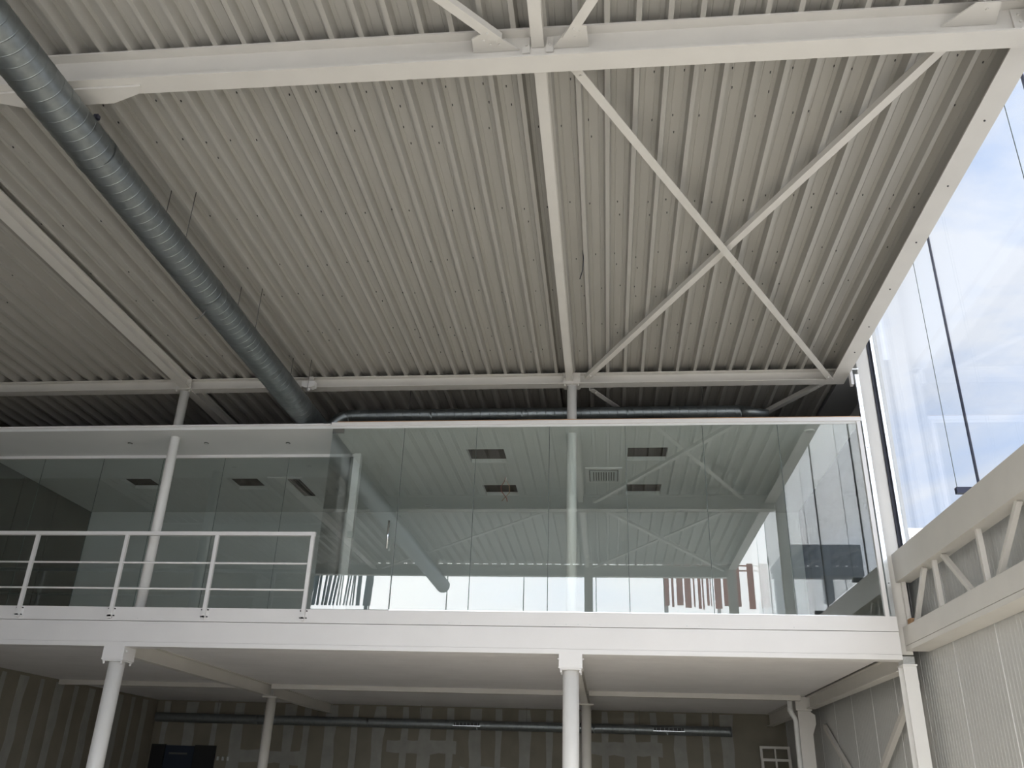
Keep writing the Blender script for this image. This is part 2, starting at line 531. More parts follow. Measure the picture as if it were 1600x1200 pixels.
brace((3.2, 11.75), (-0.2, 17.5), 'white diagonal brace behind the tie beam at the right corner', dz=0.08)

# ------------------------------------------------------------------ spiral ducts
def spiral(axis, p, a0, a1, r, pitch=0.115, n=36):
    """helically seamed tube along axis 'y' or 'x' from a0 to a1 through p."""
    mb = MB()
    prof = [0, 0, 0, 0, 0, 0.002, 0.002]
    fr = [0, 0.03, 0.5, 0.90, 0.93, 0.94, 0.985]
    K = len(prof)
    turns = int((a1 - a0) / pitch) + 3
    rows = turns * K
    vs = []
    for i in range(rows):
        for j in range(n):
            s_ = a0 - pitch + (i // K + fr[i % K] + j / n) * pitch
            s_ = min(max(s_, a0), a1)
            rr = r + prof[i % K]
            t = 2 * math.pi * j / n
            c, q = rr * math.cos(t), rr * math.sin(t)
            vs.append((p[0] + c, s_, p[1] + q) if axis == 'y' else (s_, p[0] + c, p[1] + q))
    fs = []
    for i in range(rows - 1):
        for j in range(n):
            if j < n - 1:
                q = (i * n + j, i * n + j + 1, (i + 1) * n + j + 1, (i + 1) * n + j)
            else:
                if i + K + 1 >= rows: continue
                q = (i * n + j, (i + K) * n, (i + K + 1) * n, (i + 1) * n + j)
            fs.append(q)
    mb.add(vs, fs, True)
    return mb
DX, DZ, DR = -4.385, 6.57, 0.185
du = thing('spiral_duct', 'big galvanised spiral duct running along under the roof at the left', 'duct', (DX, 5.0, DZ))
ends = [-0.8, 1.2, 3.2, 5.62, 7.95, 10.3, 13.4]
for a, b in zip(ends[:-1], ends[1:]):
    spiral('y', (DX, DZ), a, b, DR).build('duct_section', 'galvanised', du)
for a in ends[1:-1]:
    MB().tube((DX, a - 0.03, DZ), (DX, a + 0.03, DZ), DR + 0.006, n=40, caps=False).build('joint_collar', 'galvanised', du)
MB().tube((DX, -0.83, DZ), (DX, -0.79, DZ), DR + 0.004, n=40).build('end_cap', 'galvanised', du)
MB().box(DX + 0.13, DX + 0.17, 5.28, 5.32, DZ + 0.11, DZ + 0.15).build('clip', 'dark_rubber', du)
for Y in (1.0, 3.2, 7.05, 9.0, 11.0):
    for sx in (-1, 1):
        MB().tube((DX + sx * 0.14, Y, DZ + 0.1), (DX + sx * 0.14, Y, ZD + 0.105), 0.004, n=6).build('hanger_wire', 'wire', du)
MB().path([(DX + 0.0, 8.0, DZ - DR), (DX - 0.02, 8.0, DZ - DR - 0.05), (DX - 0.06, 8.02, DZ - DR - 0.09), (DX - 0.12, 8.02, DZ - DR - 0.11)], 0.006).build('strap_end', 'wire', du)

# duct lying on the office roof
RY, RZ, RR = 12.15, 6.845, 0.095
rd = thing('roof_duct', 'slim galvanised duct lying along the office roof behind the trim', 'duct', (-1.0, RY, 6.353))
xs_ = [-3.95, -2.6, -1.2, 0.4, 2.05]
for a, b in zip(xs_[:-1], xs_[1:]):
    spiral('x', (RY, RZ), a, b, RR, 0.135, 28).build('duct_section', 'galvanised', rd)
for a in xs_[1:-1]:
    MB().tube((a - 0.02, RY, RZ), (a + 0.02, RY, RZ), RR + 0.005, n=28, caps=False).build('joint_collar', 'galvanised', rd)
MB().path([(-3.95, RY, RZ), (-4.02, RY, RZ - 0.01), (-4.10, RY, RZ - 0.06), (-4.30, RY, RZ - 0.25), (-4.50, RY, RZ - 0.44)], RR, 24).build('elbow', 'galvanised', rd)
MB().tube((2.05, RY, RZ), (2.45, RY, RZ - 0.03), RR, 0.05, n=24).build('reducer', 'galvanised', rd)
for x in (-3.0, -0.5, 1.5):
    MB().tube((x, RY, RZ), (x, RY, ZD + 0.105), 0.004, n=6).build('hanger_wire', 'wire', rd)

# duct on the ground-floor back wall
WZ, WY, WR = 2.90, 20.62, 0.10
wd = thing('wall_duct', 'galvanised spiral duct hung along the unfinished back wall under the mezzanine', 'duct', (-4.0, WY, WZ))
cuts = [-10.45, -8.0, -5.4, -2.9, -0.3, 1.3, 2.66]
for a, b in zip(cuts[:-1], cuts[1:]):
    spiral('x', (WY, WZ), a, b, WR, 0.12, 24).build('duct_section', 'galvanised', wd)
MB().tube((2.64, WY, WZ), (2.68, WY, WZ), WR + 0.006, n=24).build('end_cap', 'galvanised', wd)
for x0, x1 in ((-3.42, -2.84), (1.01, 1.65)):
    gr = MB().box(x0, x1, WY - WR - 0.012, WY - WR + 0.03, WZ - 0.015, WZ + 0.045).build('air_grille', 'black_leaf', wd)
    MB().box(x0 - 0.02, x1 + 0.02, WY - WR - 0.014, WY - WR + 0.02, WZ - 0.03, WZ - 0.015).build('grille_frame', 'zinc_trim', gr)
    for i in range(7):
        xx = x0 + (x1 - x0) * (i + 0.5) / 7
        MB().box(xx - 0.004, xx + 0.004, WY - WR - 0.014, WY - WR + 0.0, WZ - 0.015, WZ + 0.045).build('grille_bar', 'galvanised', gr)
for x in (-9.0, -6.6, -4.2, -1.8, 0.7, 2.3):
    MB().tube((x, WY, WZ), (x, WY, ZS), 0.004, n=6).build('hanger_wire', 'wire', wd)

# ------------------------------------------------------------------ mezzanine
mf = box('floor_mezzanine', 'concrete', None, XL, 3.52, 11.32, YB, 3.42, ZM)
tag(mf, 'mezzanine floor slab behind the white fascia', kind='structure')
so = box('ceiling_lower', 'slab', None, XL, 3.52, 11.32, YB, 3.325, 3.419)
tag(so, 'soffit of pale narrow boards under the mezzanine', kind='structure')
y = 11.32
while y < YB - 0.05:
    y2 = min(y + 0.30, YB)
    box('soffit_board', 'soffit_panel', so, XL, 3.51, y + 0.002, y2 - 0.002, ZS, 3.325)
    y = y2
fa = thing('fascia', 'long white steel fascia along the mezzanine edge', 'fascia', (-3.5, 11.25, 3.184))
box('upper_board', 'fascia_paint', fa, XL, 3.53, 11.195, 11.315, 3.516, ZM)
box('lower_board', 'fascia_paint', fa, XL, 3.53, 11.20, 11.315, 3.245, 3.509)
box('bottom_flange', 'fascia_paint', fa, XL, 3.53, 11.196, 11.40, 3.184, 3.243)
for x in (-6.2, -6.0, -2.0, -1.85, -0.65, -0.5, -0.35, -0.2, 1.0, 1.15, 2.3):
    MB().tube((x, 11.195, 3.545), (x, 11.190, 3.545), 0.006, n=8).build('screw', 'grille_metal', fa)

def lower_column(x, label):
    yc = 11.345
    t = thing('round_column', label, 'column', (x, yc, 0))
    MB().tube((x, yc, 0.012), (x, yc, 3.0), 0.102, n=40).build('shaft', 'column_paint', t)
    box('head_block', 'fascia_paint', t, x - 0.145, x + 0.145, 11.196, 11.495, 3.03, 3.184)
    box('cap_plate', 'fascia_paint', t, x - 0.135, x + 0.135, 11.205, 11.485, 3.0, 3.014)
    box('cap_plate', 'fascia_paint', t, x - 0.15, x + 0.15, 11.20, 11.49, 3.016, 3.03)
    box('base_plate', 'column_paint', t, x - 0.16, x + 0.16, yc - 0.16, yc + 0.16, 0.0, 0.012)
    for sx in (-1, 1):
        for sy in (-1, 1):
            bolt(t, (x + sx * 0.12, yc + sy * 0.12, 3.0), (0, 0, -1), 0.014, 0.035, 'fascia_paint')
        bolt(t, (x + sx * 0.145, 11.26, 3.13), (sx, 0, 0), 0.014, 0.02, 'fascia_paint')
lower_column(X1, 'white round steel column holding up the mezzanine edge at the left')
lower_column(X2, 'white round steel column holding up the mezzanine edge in the centre')
def rear_column(x, label):
    yc = 17.05
    t = thing('round_column', label, 'column', (x, yc, 0))
    MB().tube((x, yc, 0.012), (x, yc, 3.075), 0.09, n=32).build('shaft', 'steel_paint', t)
    box('cap_plate', 'steel_paint', t, x - 0.14, x + 0.14, yc - 0.14, yc + 0.14, 3.075, 3.095)
    box('base_plate', 'steel_paint', t, x - 0.15, x + 0.15, yc - 0.15, yc + 0.15, 0.0, 0.012)
rear_column(X1 + 0.04, 'dimmer round column set back under the mezzanine, left of the centre')
rear_column(X2 + 0.06, 'round column set back just behind the centre column, under the mezzanine')

def upper_column(x, label, r=0.07):
    yc = 11.52
    t = thing('round_column', label, 'column', (x, yc, ZM))
    MB().tube((x, yc, ZM + 0.012), (x, yc, ZD - 0.182), r, n=32).build('shaft', 'column_paint', t)
    box('base_plate', 'column_paint', t, x - 0.12, x + 0.12, yc - 0.12, yc + 0.12, ZM, ZM + 0.012)
upper_column(X1 + 0.06, 'white round column on the terrace behind the railing')
upper_column(X2, 'white round column standing behind the office glass')

# beams under the soffit
def soffit_beam(x, y0, y1, b, z0, label):
    t = thing('soffit_beam', label, 'beam', (x, (y0 + y1) / 2, z0))
    h = ZS - z0
    MB().prism(ipts((x, y0, z0 + h / 2), h, b, 0.012, 0.012, (1, 0, 0), (0, 0, 1)), (0, y1 - y0, 0)).build('beam_section', 'steel_paint', t)
    return t
soffit_beam(X1 + 0.03, 11.50, 16.98, 0.13, 3.095, 'white beam under the mezzanine between the left front and rear columns')
soffit_beam(X1 + 0.03, 17.12, YB, 0.13, 3.095, 'dim beam under the mezzanine from the left rear column to the back wall')
soffit_beam(X2 + 0.03, 11.50, 16.98, 0.13, 3.095, 'white beam under the mezzanine behind the centre column')
soffit_beam(X2 + 0.03, 17.12, YB, 0.13, 3.095, 'dim beam under the mezzanine from the centre rear column to the back wall')
rb_ = thing('cross_beam', 'slim white beam crossing under the soffit at the rear columns', 'beam', (-3.5, 16.8, 3.215))
for x0, x1 in ((XL + 0.02, X1 - 0.06), (X1 + 0.12, X2 - 0.06), (X2 + 0.12, 3.42)):
    box('beam_section', 'steel_paint', rb_, x0, x1, 16.72, 16.84, 3.215, 3.30)

# right-hand columns, beam and bracing of the ground floor
rc = thing('steel_column', 'white H-section column at the right front corner under the mezzanine', 'column', (3.63, 11.42, 0))
MB().prism(ipts((3.635, 11.42, 0.012), 0.20, 0.155, 0.012, 0.014, (1, 0, 0), (0, 1, 0)), (0, 0, 3.12)).build('shaft', 'column_paint', rc)
box('cap_plate', 'column_paint', rc, 3.555, 3.72, 11.30, 11.54, 3.132, 3.15)
box('base_plate', 'column_paint', rc, 3.52, 3.75, 11.28, 11.56, 0, 0.012)
box('packer', 'zinc_trim', rc, 3.565, 3.70, 11.31, 11.50, 3.15, 3.24)
rc2 = thing('steel_column', 'white boxed column farther back beside the ribbed wall, with a drain pipe', 'column', (3.5, 17.05, 0))
box('shaft', 'steel_paint', rc2, 3.39, 3.62, 16.95, 17.18, 0.0, 3.06)
box('head_block', 'steel_paint', rc2, 3.36, 3.64, 16.93, 17.20, 3.065, 3.298)
for z in (3.12, 3.24):
    bolt(rc2, (3.61, 16.93, z), (0, -1, 0))
MB().prism([(3.62, 17.0, 3.05), (3.70, 17.0, 3.0), (3.70, 17.0, 2.85), (3.62, 17.0, 2.65)], (0, 0.012, 0)).build('gusset_plate', 'steel_paint', rc2)
sb = soffit_beam(3.62, 11.54, 16.92, 0.15, 3.09, 'white beam under the mezzanine along the ribbed right wall')
soffit_beam(3.56, 17.21, YB, 0.15, 3.05, 'dim beam behind the boxed column at the right')
def wall_brace(p0, p1, label):
    t = thing('wall_brace', label, 'brace', (3.76, (p0[0] + p1[0]) / 2, min(p0[1], p1[1])))
    MB().bar((3.76, p0[0], p0[1]), (3.76, p1[0], p1[1]), 0.07, 0.07, (1, 0, 0)).build('tube', 'steel_paint', t)
wall_brace((11.56, 2.98), (17.0, 0.35), 'white diagonal wall brace falling away from the right front column')
t_ = thing('wall_brace', 'white diagonal wall brace falling towards the camera from the boxed column', 'brace', (3.83, 14.2, 0.35))
MB().bar((3.84, 17.0, 2.82), (3.84, 11.9, 0.10), 0.07, 0.06, (1, 0, 0)).build('tube', 'steel_paint', t_)
dp = thing('drain_pipe', 'white plastic drain pipe bending behind the boxed column', 'pipe', (3.26, 16.9, 0))
MB().path([(3.26, 16.93, 3.295), (3.26, 16.93, 3.08), (3.27, 16.94, 3.04), (3.33, 16.96, 2.93), (3.345, 16.97, 2.88), (3.345, 16.97, 0.0)], 0.045, 16).build('pipe', 'pipe_plastic', dp)
MB().tube((3.26, 16.93, 3.10), (3.26, 16.93, 3.05), 0.052, n=16).build('socket', 'pipe_plastic', dp)

# leaning window frames at the far right
def frame(name, label, c, wdt, h, tilt, roll):
    t = thing(name, label, 'window frame', c)
    t.rotation_euler = (tilt, roll, 0.0)
    def b(x0, x1, z0, z1, nm='frame_bar'):
        o = MB().box(x0, x1, -0.025, 0.025, z0, z1).build(nm, 'steel_paint')
        o.parent = t
    b(-wdt / 2, wdt / 2, 0, 0.05); b(-wdt / 2, wdt / 2, h - 0.05, h)
    b(-wdt / 2, -wdt / 2 + 0.05, 0.05, h - 0.05); b(wdt / 2 - 0.05, wdt / 2, 0.05, h - 0.05); b(-0.015, 0.015, 0.05, h - 0.05, 'glazing_bar')
frame('window_frame', 'white window frame leaning at the dim right end, the taller of two', (3.50, 20.1, 0.0), 0.62, 2.62, -0.06, 0.0)
frame('window_frame', 'white window frame leaning at the dim right end, the lower one in front', (3.42, 19.6, 0.0), 0.60, 2.36, -0.06, 0.0)

# doorway in the back wall
dr = setting('door_1', (-9.9, YB, 0), 'dark double doorway with a dim glazed middle in the back wall')
box('door_leaf', 'black_leaf', dr, -10.55, -10.22, YB - 0.06, YB - 0.005, 0.0, 2.33)
box('door_leaf', 'black_leaf', dr, -9.50, -9.0, YB - 0.06, YB - 0.005, 0.0, 2.33)
gp = box('glazed_panel', 'door_glass_dark', dr, -10.21, -9.51, YB - 0.05, YB - 0.005, 0.0, 2.31)
box('glazing_bar', 'dark_panel', gp, -10.10, -9.66, YB - 0.06, YB - 0.05, 2.12, 2.16)
for x, wh in ((-8.68, 'small pale wall clip, last of the row right of the dark doorway'), (-8.92, 'small pale wall clip right beside the dark doorway'), (-8.80, 'small pale wall clip, middle one of the row right of the dark doorway')):
    b_ = MB().box(x - 0.02, x + 0.02, YB - 0.045, YB - 0.004, 2.02, 2.10).box(x - 0.008, x + 0.008, YB - 0.075, YB - 0.045, 2.05, 2.07).build('wall_clip', 'grille_metal')
    b_.location = (0, 0, 0)
    tag(b_, wh, 'clip', 'cable clips by the doorway')

# ------------------------------------------------------------------ railing of the terrace
ra = thing('railing', 'white steel railing along the left terrace edge', 'railing', (-7.3, 11.16, 3.55))
RYY = 11.165
px = [-10.54, -9.22, -7.90, -6.58, -5.28, -3.93]
box('top_rail', 'fascia_paint', ra, XL, px[-1] + 0.03, RYY - 0.025, RYY + 0.025, 4.665, 4.715)
for z in (4.285, 3.935):
    MB().tube((XL, RYY, z), (px[-1], RYY, z), 0.013, n=12).build('mid_rail', 'fascia_paint', ra)
for x in px:
    p = box('post', 'fascia_paint', ra, x - 0.024, x + 0.024, RYY - 0.02, RYY + 0.02, 3.56, 4.665)
    MB().tube((x, RYY - 0.02, 3.56), (x, RYY + 0.02, 3.56), 0.024, n=16).build('post_foot', 'fascia_paint', p)
    box('fixing_plate', 'fascia_paint', p, x - 0.055, x + 0.055, RYY + 0.02, 11.194, 3.55, 3.69)
    for sx in (-1, 1):
        for z in (3.575, 3.665):
            q = MB().tube((x + sx * 0.042, RYY + 0.02, z), (x + sx * 0.042, RYY + 0.005, z), 0.010, n=6).build('bolt', 'screw', p)

# ------------------------------------------------------------------ office on the mezzanine
holes = [(-2.06, -1.49, 12.10, 12.69), (-2.04, -1.47, 13.79, 14.36), (0.36, 0.945, 12.08, 12.63), (0.37, 0.945, 13.77, 14.33), (-8.28, -7.72, 13.40, 13.94), (-6.37, -5.83, 13.41, 13.98)]
def plate_with_holes(x0, x1, y0, y1, z0, z1, hs):
    mb = MB()
    X = sorted({x0, x1} | {h[0] for h in hs} | {h[1] for h in hs})
    Yv = sorted({y0, y1} | {h[2] for h in hs} | {h[3] for h in hs})
    vi = {}
    def vid(x, yy, z):
        k = (x, yy, z)
        if k not in vi:
            vi[k] = len(mb.v)
            mb.v.append(k)
        return vi[k]
    def solid(i, j):
        if i < 0 or j < 0 or i >= len(X) - 1 or j >= len(Yv) - 1: return False
        cx, cy = (X[i] + X[i + 1]) / 2, (Yv[j] + Yv[j + 1]) / 2
        return not any(h[0] < cx < h[1] and h[2] < cy < h[3] for h in hs)
    def q(*p):
        mb.f.append(tuple(vid(*a) for a in p)); mb.sm.append(False)
    for i in range(len(X) - 1):
        for j in range(len(Yv) - 1):
            if not solid(i, j): continue
            a, b, c, d = X[i], X[i + 1], Yv[j], Yv[j + 1]
            q((a, c, z0), (a, d, z0), (b, d, z0), (b, c, z0))
            q((a, c, z1), (b, c, z1), (b, d, z1), (a, d, z1))
            if not solid(i - 1, j): q((a, c, z0), (a, c, z1), (a, d, z1), (a, d, z0))
            if not solid(i + 1, j): q((b, c, z0), (b, d, z0), (b, d, z1), (b, c, z1))
            if not solid(i, j - 1): q((a, c, z0), (b, c, z0), (b, c, z1), (a, c, z1))
            if not solid(i, j + 1): q((a, d, z0), (a, d, z1), (b, d, z1), (b, d, z0))
    return mb
oc = plate_with_holes(XL, 3.44, 11.22, 15.5, ZC, 6.32, holes).build('ceiling_office', 'ceiling_board')
tag(oc, 'white office ceiling and terrace soffit with square openings', kind='structure')
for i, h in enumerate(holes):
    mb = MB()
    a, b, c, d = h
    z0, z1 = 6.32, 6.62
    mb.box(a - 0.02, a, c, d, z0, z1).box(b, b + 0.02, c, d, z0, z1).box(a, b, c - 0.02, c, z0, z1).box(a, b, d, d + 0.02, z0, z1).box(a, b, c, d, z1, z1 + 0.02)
    mb.build('void_shade_box', 'void', oc)  # near-black boxes put the shade of the open ceiling void into the colour
tr3 = thing('roof_trim', 'white trim with a strip of raw wood along the office roof edge', 'trim', (-0.2, 11.2, 6.285))
box('trim_board', 'fascia_paint', tr3, -3.88, 3.47, 11.185, 11.219, 6.285, 6.338)
box('wood_strip', 'wood', tr3, -3.80, 3.46, 11.20, 11.26, 6.339, 6.356)
tr4 = thing('roof_trim', 'thin white edge along the terrace soffit at the left', 'trim', (-7.2, 11.2, 6.255))
box('trim_board', 'fascia_paint', tr4, XL, -3.90, 11.19, 11.219, 6.298, 6.322)
for x0, x1, z in ((XL, -8.2, 6.36), (-8.19, -6.85, 6.37), (-6.25, -4.05, 6.37)):
    b_ = box('flashing', 'grille_metal', tr4, x0, x1, 11.32, 11.34, 6.32, z + 0.01)

# walls of the office
ow = box('wall_office_back', 'plaster', None, -9.9, 3.44, 15.36, 15.5, ZM, ZC)
tag(ow, 'pale back wall of the office', kind='structure')
ow = box('wall_office_left', 'dark_panel', None, -10.05, -9.9, 12.34, 15.5, ZM, ZC)
tag(ow, 'dark panelled left wall of the office', kind='structure')
for a, b in ((12.36, 13.2), (13.22, 14.2), (14.22, 15.34)):
    box('wall_panel', 'dark_panel', ow, -9.9, -9.88, a, b, ZM + 0.01, ZC - 0.02)
ow = box('wall_office_right', 'dark_panel', None, 3.47, 3.52, 11.34, 15.5, ZM, ZC + 0.06)
tag(ow, 'grey right wall of the office', kind='structure')

# glass front
gf = thing('glass_partition', 'frameless glass office front above the white fascia', 'glass wall', (0.3, 11.23, ZM))
gx = [-2.81, -1.77, -0.745, 0.305, 1.355, 2.36, 3.405]
for a, b in zip(gx[:-1], gx[1:]):
    box('pane', 'office_glass', gf, a + 0.005, b - 0.005, 11.225, 11.237, ZM + 0.005, 6.254)
    box('joint', 'joint_seal', gf, a - 0.003, a + 0.003, 11.226, 11.236, ZM + 0.005, 6.254)
box('end_frame', 'fascia_paint', gf, 3.405, 3.455, 11.20, 11.25, ZM, 6.284)
box('sill_channel', 'zinc_trim', gf, -2.81, 3.40, 11.215, 11.245, ZM, ZM + 0.012)
gd = thing('glass_door', 'frameless glass door leaf with a steel handle at the railing end', 'glass door', (-3.34, 11.23, ZM))
box('leaf', 'office_glass', gd, -3.86, -2.822, 11.225, 11.237, ZM + 0.012, 6.245)
box('patch_fitting', 'chrome', gd, -3.86, -3.69, 11.212, 11.224, 6.18, 6.25)
hd = MB().tube((-2.90, 11.17, 4.50), (-2.90, 11.17, 4.88), 0.014, n=12).build('handle', 'chrome', gd)
for z in (4.56, 4.82):
    MB().tube((-2.90, 11.17, z), (-2.90, 11.225, z), 0.009, n=8).build('handle_stud', 'chrome', hd)
# side return
gs = thing('glass_partition', 'short glass return between the railing end and the set-back office glass', 'glass wall', (-3.85, 11.75, ZM))
box('pane', 'facade_glass', gs, -3.872, -3.86, 11.24, 12.26, ZM + 0.01, ZC - 0.005)
# set-back glass
gl = thing('glass_partition', 'set-back glass wall of the office behind the terrace railing', 'glass wall', (-6.9, 12.29, ZM))
rx = [-9.98, -8.92, -7.92, -6.92, -5.91, -4.87, -3.88]
for a, b in zip(rx[:-1], rx[1:]):
    box('pane', 'office_glass', gl, a + 0.005, b - 0.005, 12.284, 12.296, ZM + 0.03, 6.21)
    box('joint', 'joint_seal', gl, a - 0.0018, a + 0.0018, 12.285, 12.295, ZM + 0.03, 6.21)
box('head_frame', 'fascia_paint', gl, XL, -3.83, 12.26, 12.32, 6.21, ZC)
box('sill_frame', 'fascia_paint', gl, XL, -3.83, 12.27, 12.31, ZM, ZM + 0.03)
box('corner_post', 'fascia_paint', gl, -3.83, -3.72, 12.24, 12.34, ZM, ZC)
lk = box('lock_box', 'grille_metal', gl, -3.78, -3.70, 12.20, 12.24, 4.93, 5.02)
# ceiling fittings
ac = thing('ceiling_cassette', 'square white air-conditioning cassette in the office ceiling', 'air conditioner', (0.0, 13.26, ZC - 0.03))
box('frame', 'fascia_paint', ac, -0.29, 0.29, 12.93, 13.62, ZC - 0.02, ZC - 0.001)
box('slot', 'dark_panel', ac, -0.23, 0.23, 13.0, 13.55, ZC - 0.024, ZC - 0.02)
box('grille_plate', 'grille_metal', ac, -0.215, 0.215, 13.02, 13.53, ZC - 0.03, ZC - 0.024)
for i in range(9):
    xx = -0.16 + i * 0.04
    box('grille_slat', 'dark_panel', ac, xx - 0.008, xx + 0.008, 13.08, 13.47, ZC - 0.036, ZC - 0.03)
cd = thing('ceiling_diffuser', 'narrow dark slot grille with a white plate in the left office ceiling', 'air grille', (-5.2, 13.9, ZC - 0.02))
box('frame', 'fascia_paint', cd, -5.62, -5.02, 13.33, 13.40, ZC - 0.015, ZC - 0.001)
box('slot', 'void', cd, -5.30, -5.10, 13.43, 14.33, ZC - 0.012, ZC - 0.001)
for i in range(4):
    xx = -5.28 + i * 0.05
    box('grille_slat', 'dark_panel', cd, xx, xx + 0.012, 13.44, 14.32, ZC - 0.016, ZC - 0.012)
def ring(name, label, x, yy, cat, r=0.075, m='fascia_paint'):
    t = thing(name, label, cat, (x, yy, ZC - 0.012))
    MB().tube((x, yy, ZC - 0.001), (x, yy, ZC - 0.014), r, r * 0.9, n=28).build('ring', m, t)
    MB().tube((x, yy, ZC - 0.014), (x, yy, ZC - 0.018), r * 0.75, n=24).build('lens', 'grille_metal', t)
ring('downlight', 'round white downlight in the right corner of the office ceiling', 2.84, 11.47, 'lamp')
ring('smoke_detector', 'small round detector on the office ceiling near the back wall', -3.17, 14.95, 'detector')
ring('downlight', 'small recessed light in the terrace soffit, leftmost', -7.2, 11.72, 'lamp', 0.035, 'dark_panel')
ring('downlight', 'small recessed light in the terrace soffit, right of the left column', -5.99, 11.74, 'lamp', 0.035, 'dark_panel')
ring('downlight', 'small recessed light in the terrace soffit, next to the glass box', -4.72, 11.77, 'lamp', 0.035, 'dark_panel')
wi = thing('loose_wires', 'loose red and white wires hanging from the office ceiling by an opening', 'wires', (-1.6, 13.3, ZC))
MB().path([(-1.60, 13.40, ZC), (-1.61, 13.4, 6.20), (-1.67, 13.4, 6.10), (-1.66, 13.4, 6.02), (-1.57, 13.4, 5.90), (-1.56, 13.4, 5.84)], 0.006, 6).build('red_wire', 'red_wire', wi)
MB().path([(-1.59, 13.42, ZC), (-1.58, 13.42, 6.20), (-1.53, 13.42, 6.10), (-1.53, 13.42, 6.0), (-1.62, 13.42, 5.90), (-1.65, 13.42, 5.86)], 0.006, 6).build('brown_wire', 'wood', wi)
MB().tube((-1.595, 13.41, ZC), (-1.595, 13.41, ZC - 0.06), 0.012, n=8).build('terminal', 'fascia_paint', wi)

# lamp box on the tie beam
fx = thing('floodlight', 'small white boxed fitting clamped under the tie beam beside the spiral duct', 'lamp', (-4.36, 11.36, 6.93))
box('bracket', 'steel_paint', fx, -4.39, -4.33, 11.40, 11.43, 7.0, 7.18)
MB().prism([(-4.46, 11.30, 7.06), (-4.46, 11.30, 6.98), (-4.40, 11.30, 6.955), (-4.32, 11.30, 6.955), (-4.26, 11.30, 6.98), (-4.26, 11.30, 7.06)], (0, 0.10, 0)).build('housing', 'fascia_paint', fx)
MB().tube((-4.36, 11.35, 6.955), (-4.36, 11.35, 6.92), 0.025, 0.015, n=12).build('nozzle', 'fascia_paint', fx)
cb = MB().path([(-0.20, 8.36, 7.26), (-0.195, 8.38, 7.16), (-0.205, 8.45, 7.05), (-0.24, 8.52, 6.97)], 0.006, 6).build('loose_cable', 'dark_rubber', None, (-0.2, 8.4, 6.97))
tag(cb, 'short dark cable dangling from the roof deck right of the centre beam', 'cable')

# ------------------------------------------------------------------ right side: upper column, truss, tall glass
uc = thing('steel_column', 'white upper column between the glass office and the tall side window', 'column', (3.63, 11.42, 3.26))
box('shaft', 'steel_paint', uc, 3.555, 3.70, 11.32, 11.50, 3.26, 8.598)
box('flange', 'steel_paint', uc, 3.71, 3.74, 11.40, 11.52, 4.50, 8.598)
tr5 = thing('corner_trim', 'bright folded metal trim running up beside the office glass', 'trim', (3.49, 11.2, ZM))
box('trim_strip', 'zinc_trim', tr5, 3.475, 3.525, 11.20, 11.26, ZM, 6.98)
box('head_bracket', 'fascia_paint', tr5, 3.42, 3.455, 11.22, 11.30, 6.84, 7.05)
box('head_bracket', 'zinc_trim', tr5, 3.24, 3.53, 11.19, 11.33, 7.051, 7.065)
for z in (4.1, 5.0, 5.9, 6.5):
    bolt(tr5, (3.50, 11.20, z), (0, -1, 0), 0.006, 0.006, 'screw')

XT0, XT1 = 3.62, 3.80
ts = thing('side_truss', 'white lattice truss along the right wall below the tall glass', 'truss', (3.7, 5.1, 3.30))
box('top_chord', 'steel_paint', ts, XT0, XT1, YF + 0.1, 11.31, 4.13, 4.485)
box('bottom_chord', 'steel_paint', ts, XT0, XT1 + 0.03, YF + 0.1, 11.31, 3.36, 3.58)
box('bottom_flange', 'steel_paint', ts, XT0, XT1 + 0.09, YF + 0.1, 11.31, 3.30, 3.355)
def web(y0, y1):
    MB().bar((3.70, y0, 4.13), (3.70, y1, 3.58), 0.05, 0.05, (1, 0, 0)).build('web_bar', 'steel_paint', ts)
vp = [11.28, 10.14, 8.85]
yv = 7.56
while yv > YF:
    vp.append(yv); yv -= 1.29
for i, yy in enumerate(vp):
    web(yy, yy)
    if i + 1 < len(vp):
        nx = vp[i + 1]
        if i % 2 == 0: web(nx + 0.33, yy - 0.25)
        else: web(yy - 0.28, nx + 0.38)
rg = box('rag', 'wood', None, 3.66, 3.72, 11.10, 11.22, 3.581, 3.66)
tag(rg, 'small orange-brown block lying on the truss at the office corner', 'block')

wn = setting('window_1', (XR, 5, 4.46), 'tall frameless glass side open to the cloudy sky')
fy = [11.70, 9.10, 6.48, 3.87, 1.26, YF]
for a, b in zip(fy[1:], fy[:-1]):
    box('pane', 'facade_glass', wn, XR, XR + 0.015, a + 0.012, b - 0.012, 4.461, 8.598)
for a in fy[1:-1]:
    box('joint', 'dark_blue_metal', wn, XR - 0.004, XR + 0.018, a - 0.012, a + 0.012, 4.461, 8.598)
    fn = box('glass_fin', 'fin_glass', wn, XR - 0.215, XR - 0.005, a - 0.008, a + 0.008, 4.646, 8.598)
    box('fin_edge', 'joint_seal', fn, XR - 0.219, XR - 0.215, a - 0.004, a + 0.004, 4.646, 8.598)
    box('fin_shoe', 'dark_blue_metal', fn, XR - 0.235, XR - 0.004, a - 0.03, a + 0.03, 4.58, 4.645)
box('jamb', 'dark_rubber', wn, XR - 0.044, XR + 0.02, 11.69, 11.775, 4.461, 8.598)
box('filler', 'steel_paint', wn, 3.735, XR - 0.045, 11.71, 11.775, 3.6, 8.598)
box('jamb_edge', 'zinc_trim', wn, XR + 0.0, XR + 0.04, 11.655, 11.688, 4.461, 8.598)
box('sill', 'steel_paint', wn, XR - 0.01, XR + 0.12, YF, 11.655, 4.445, 4.46)

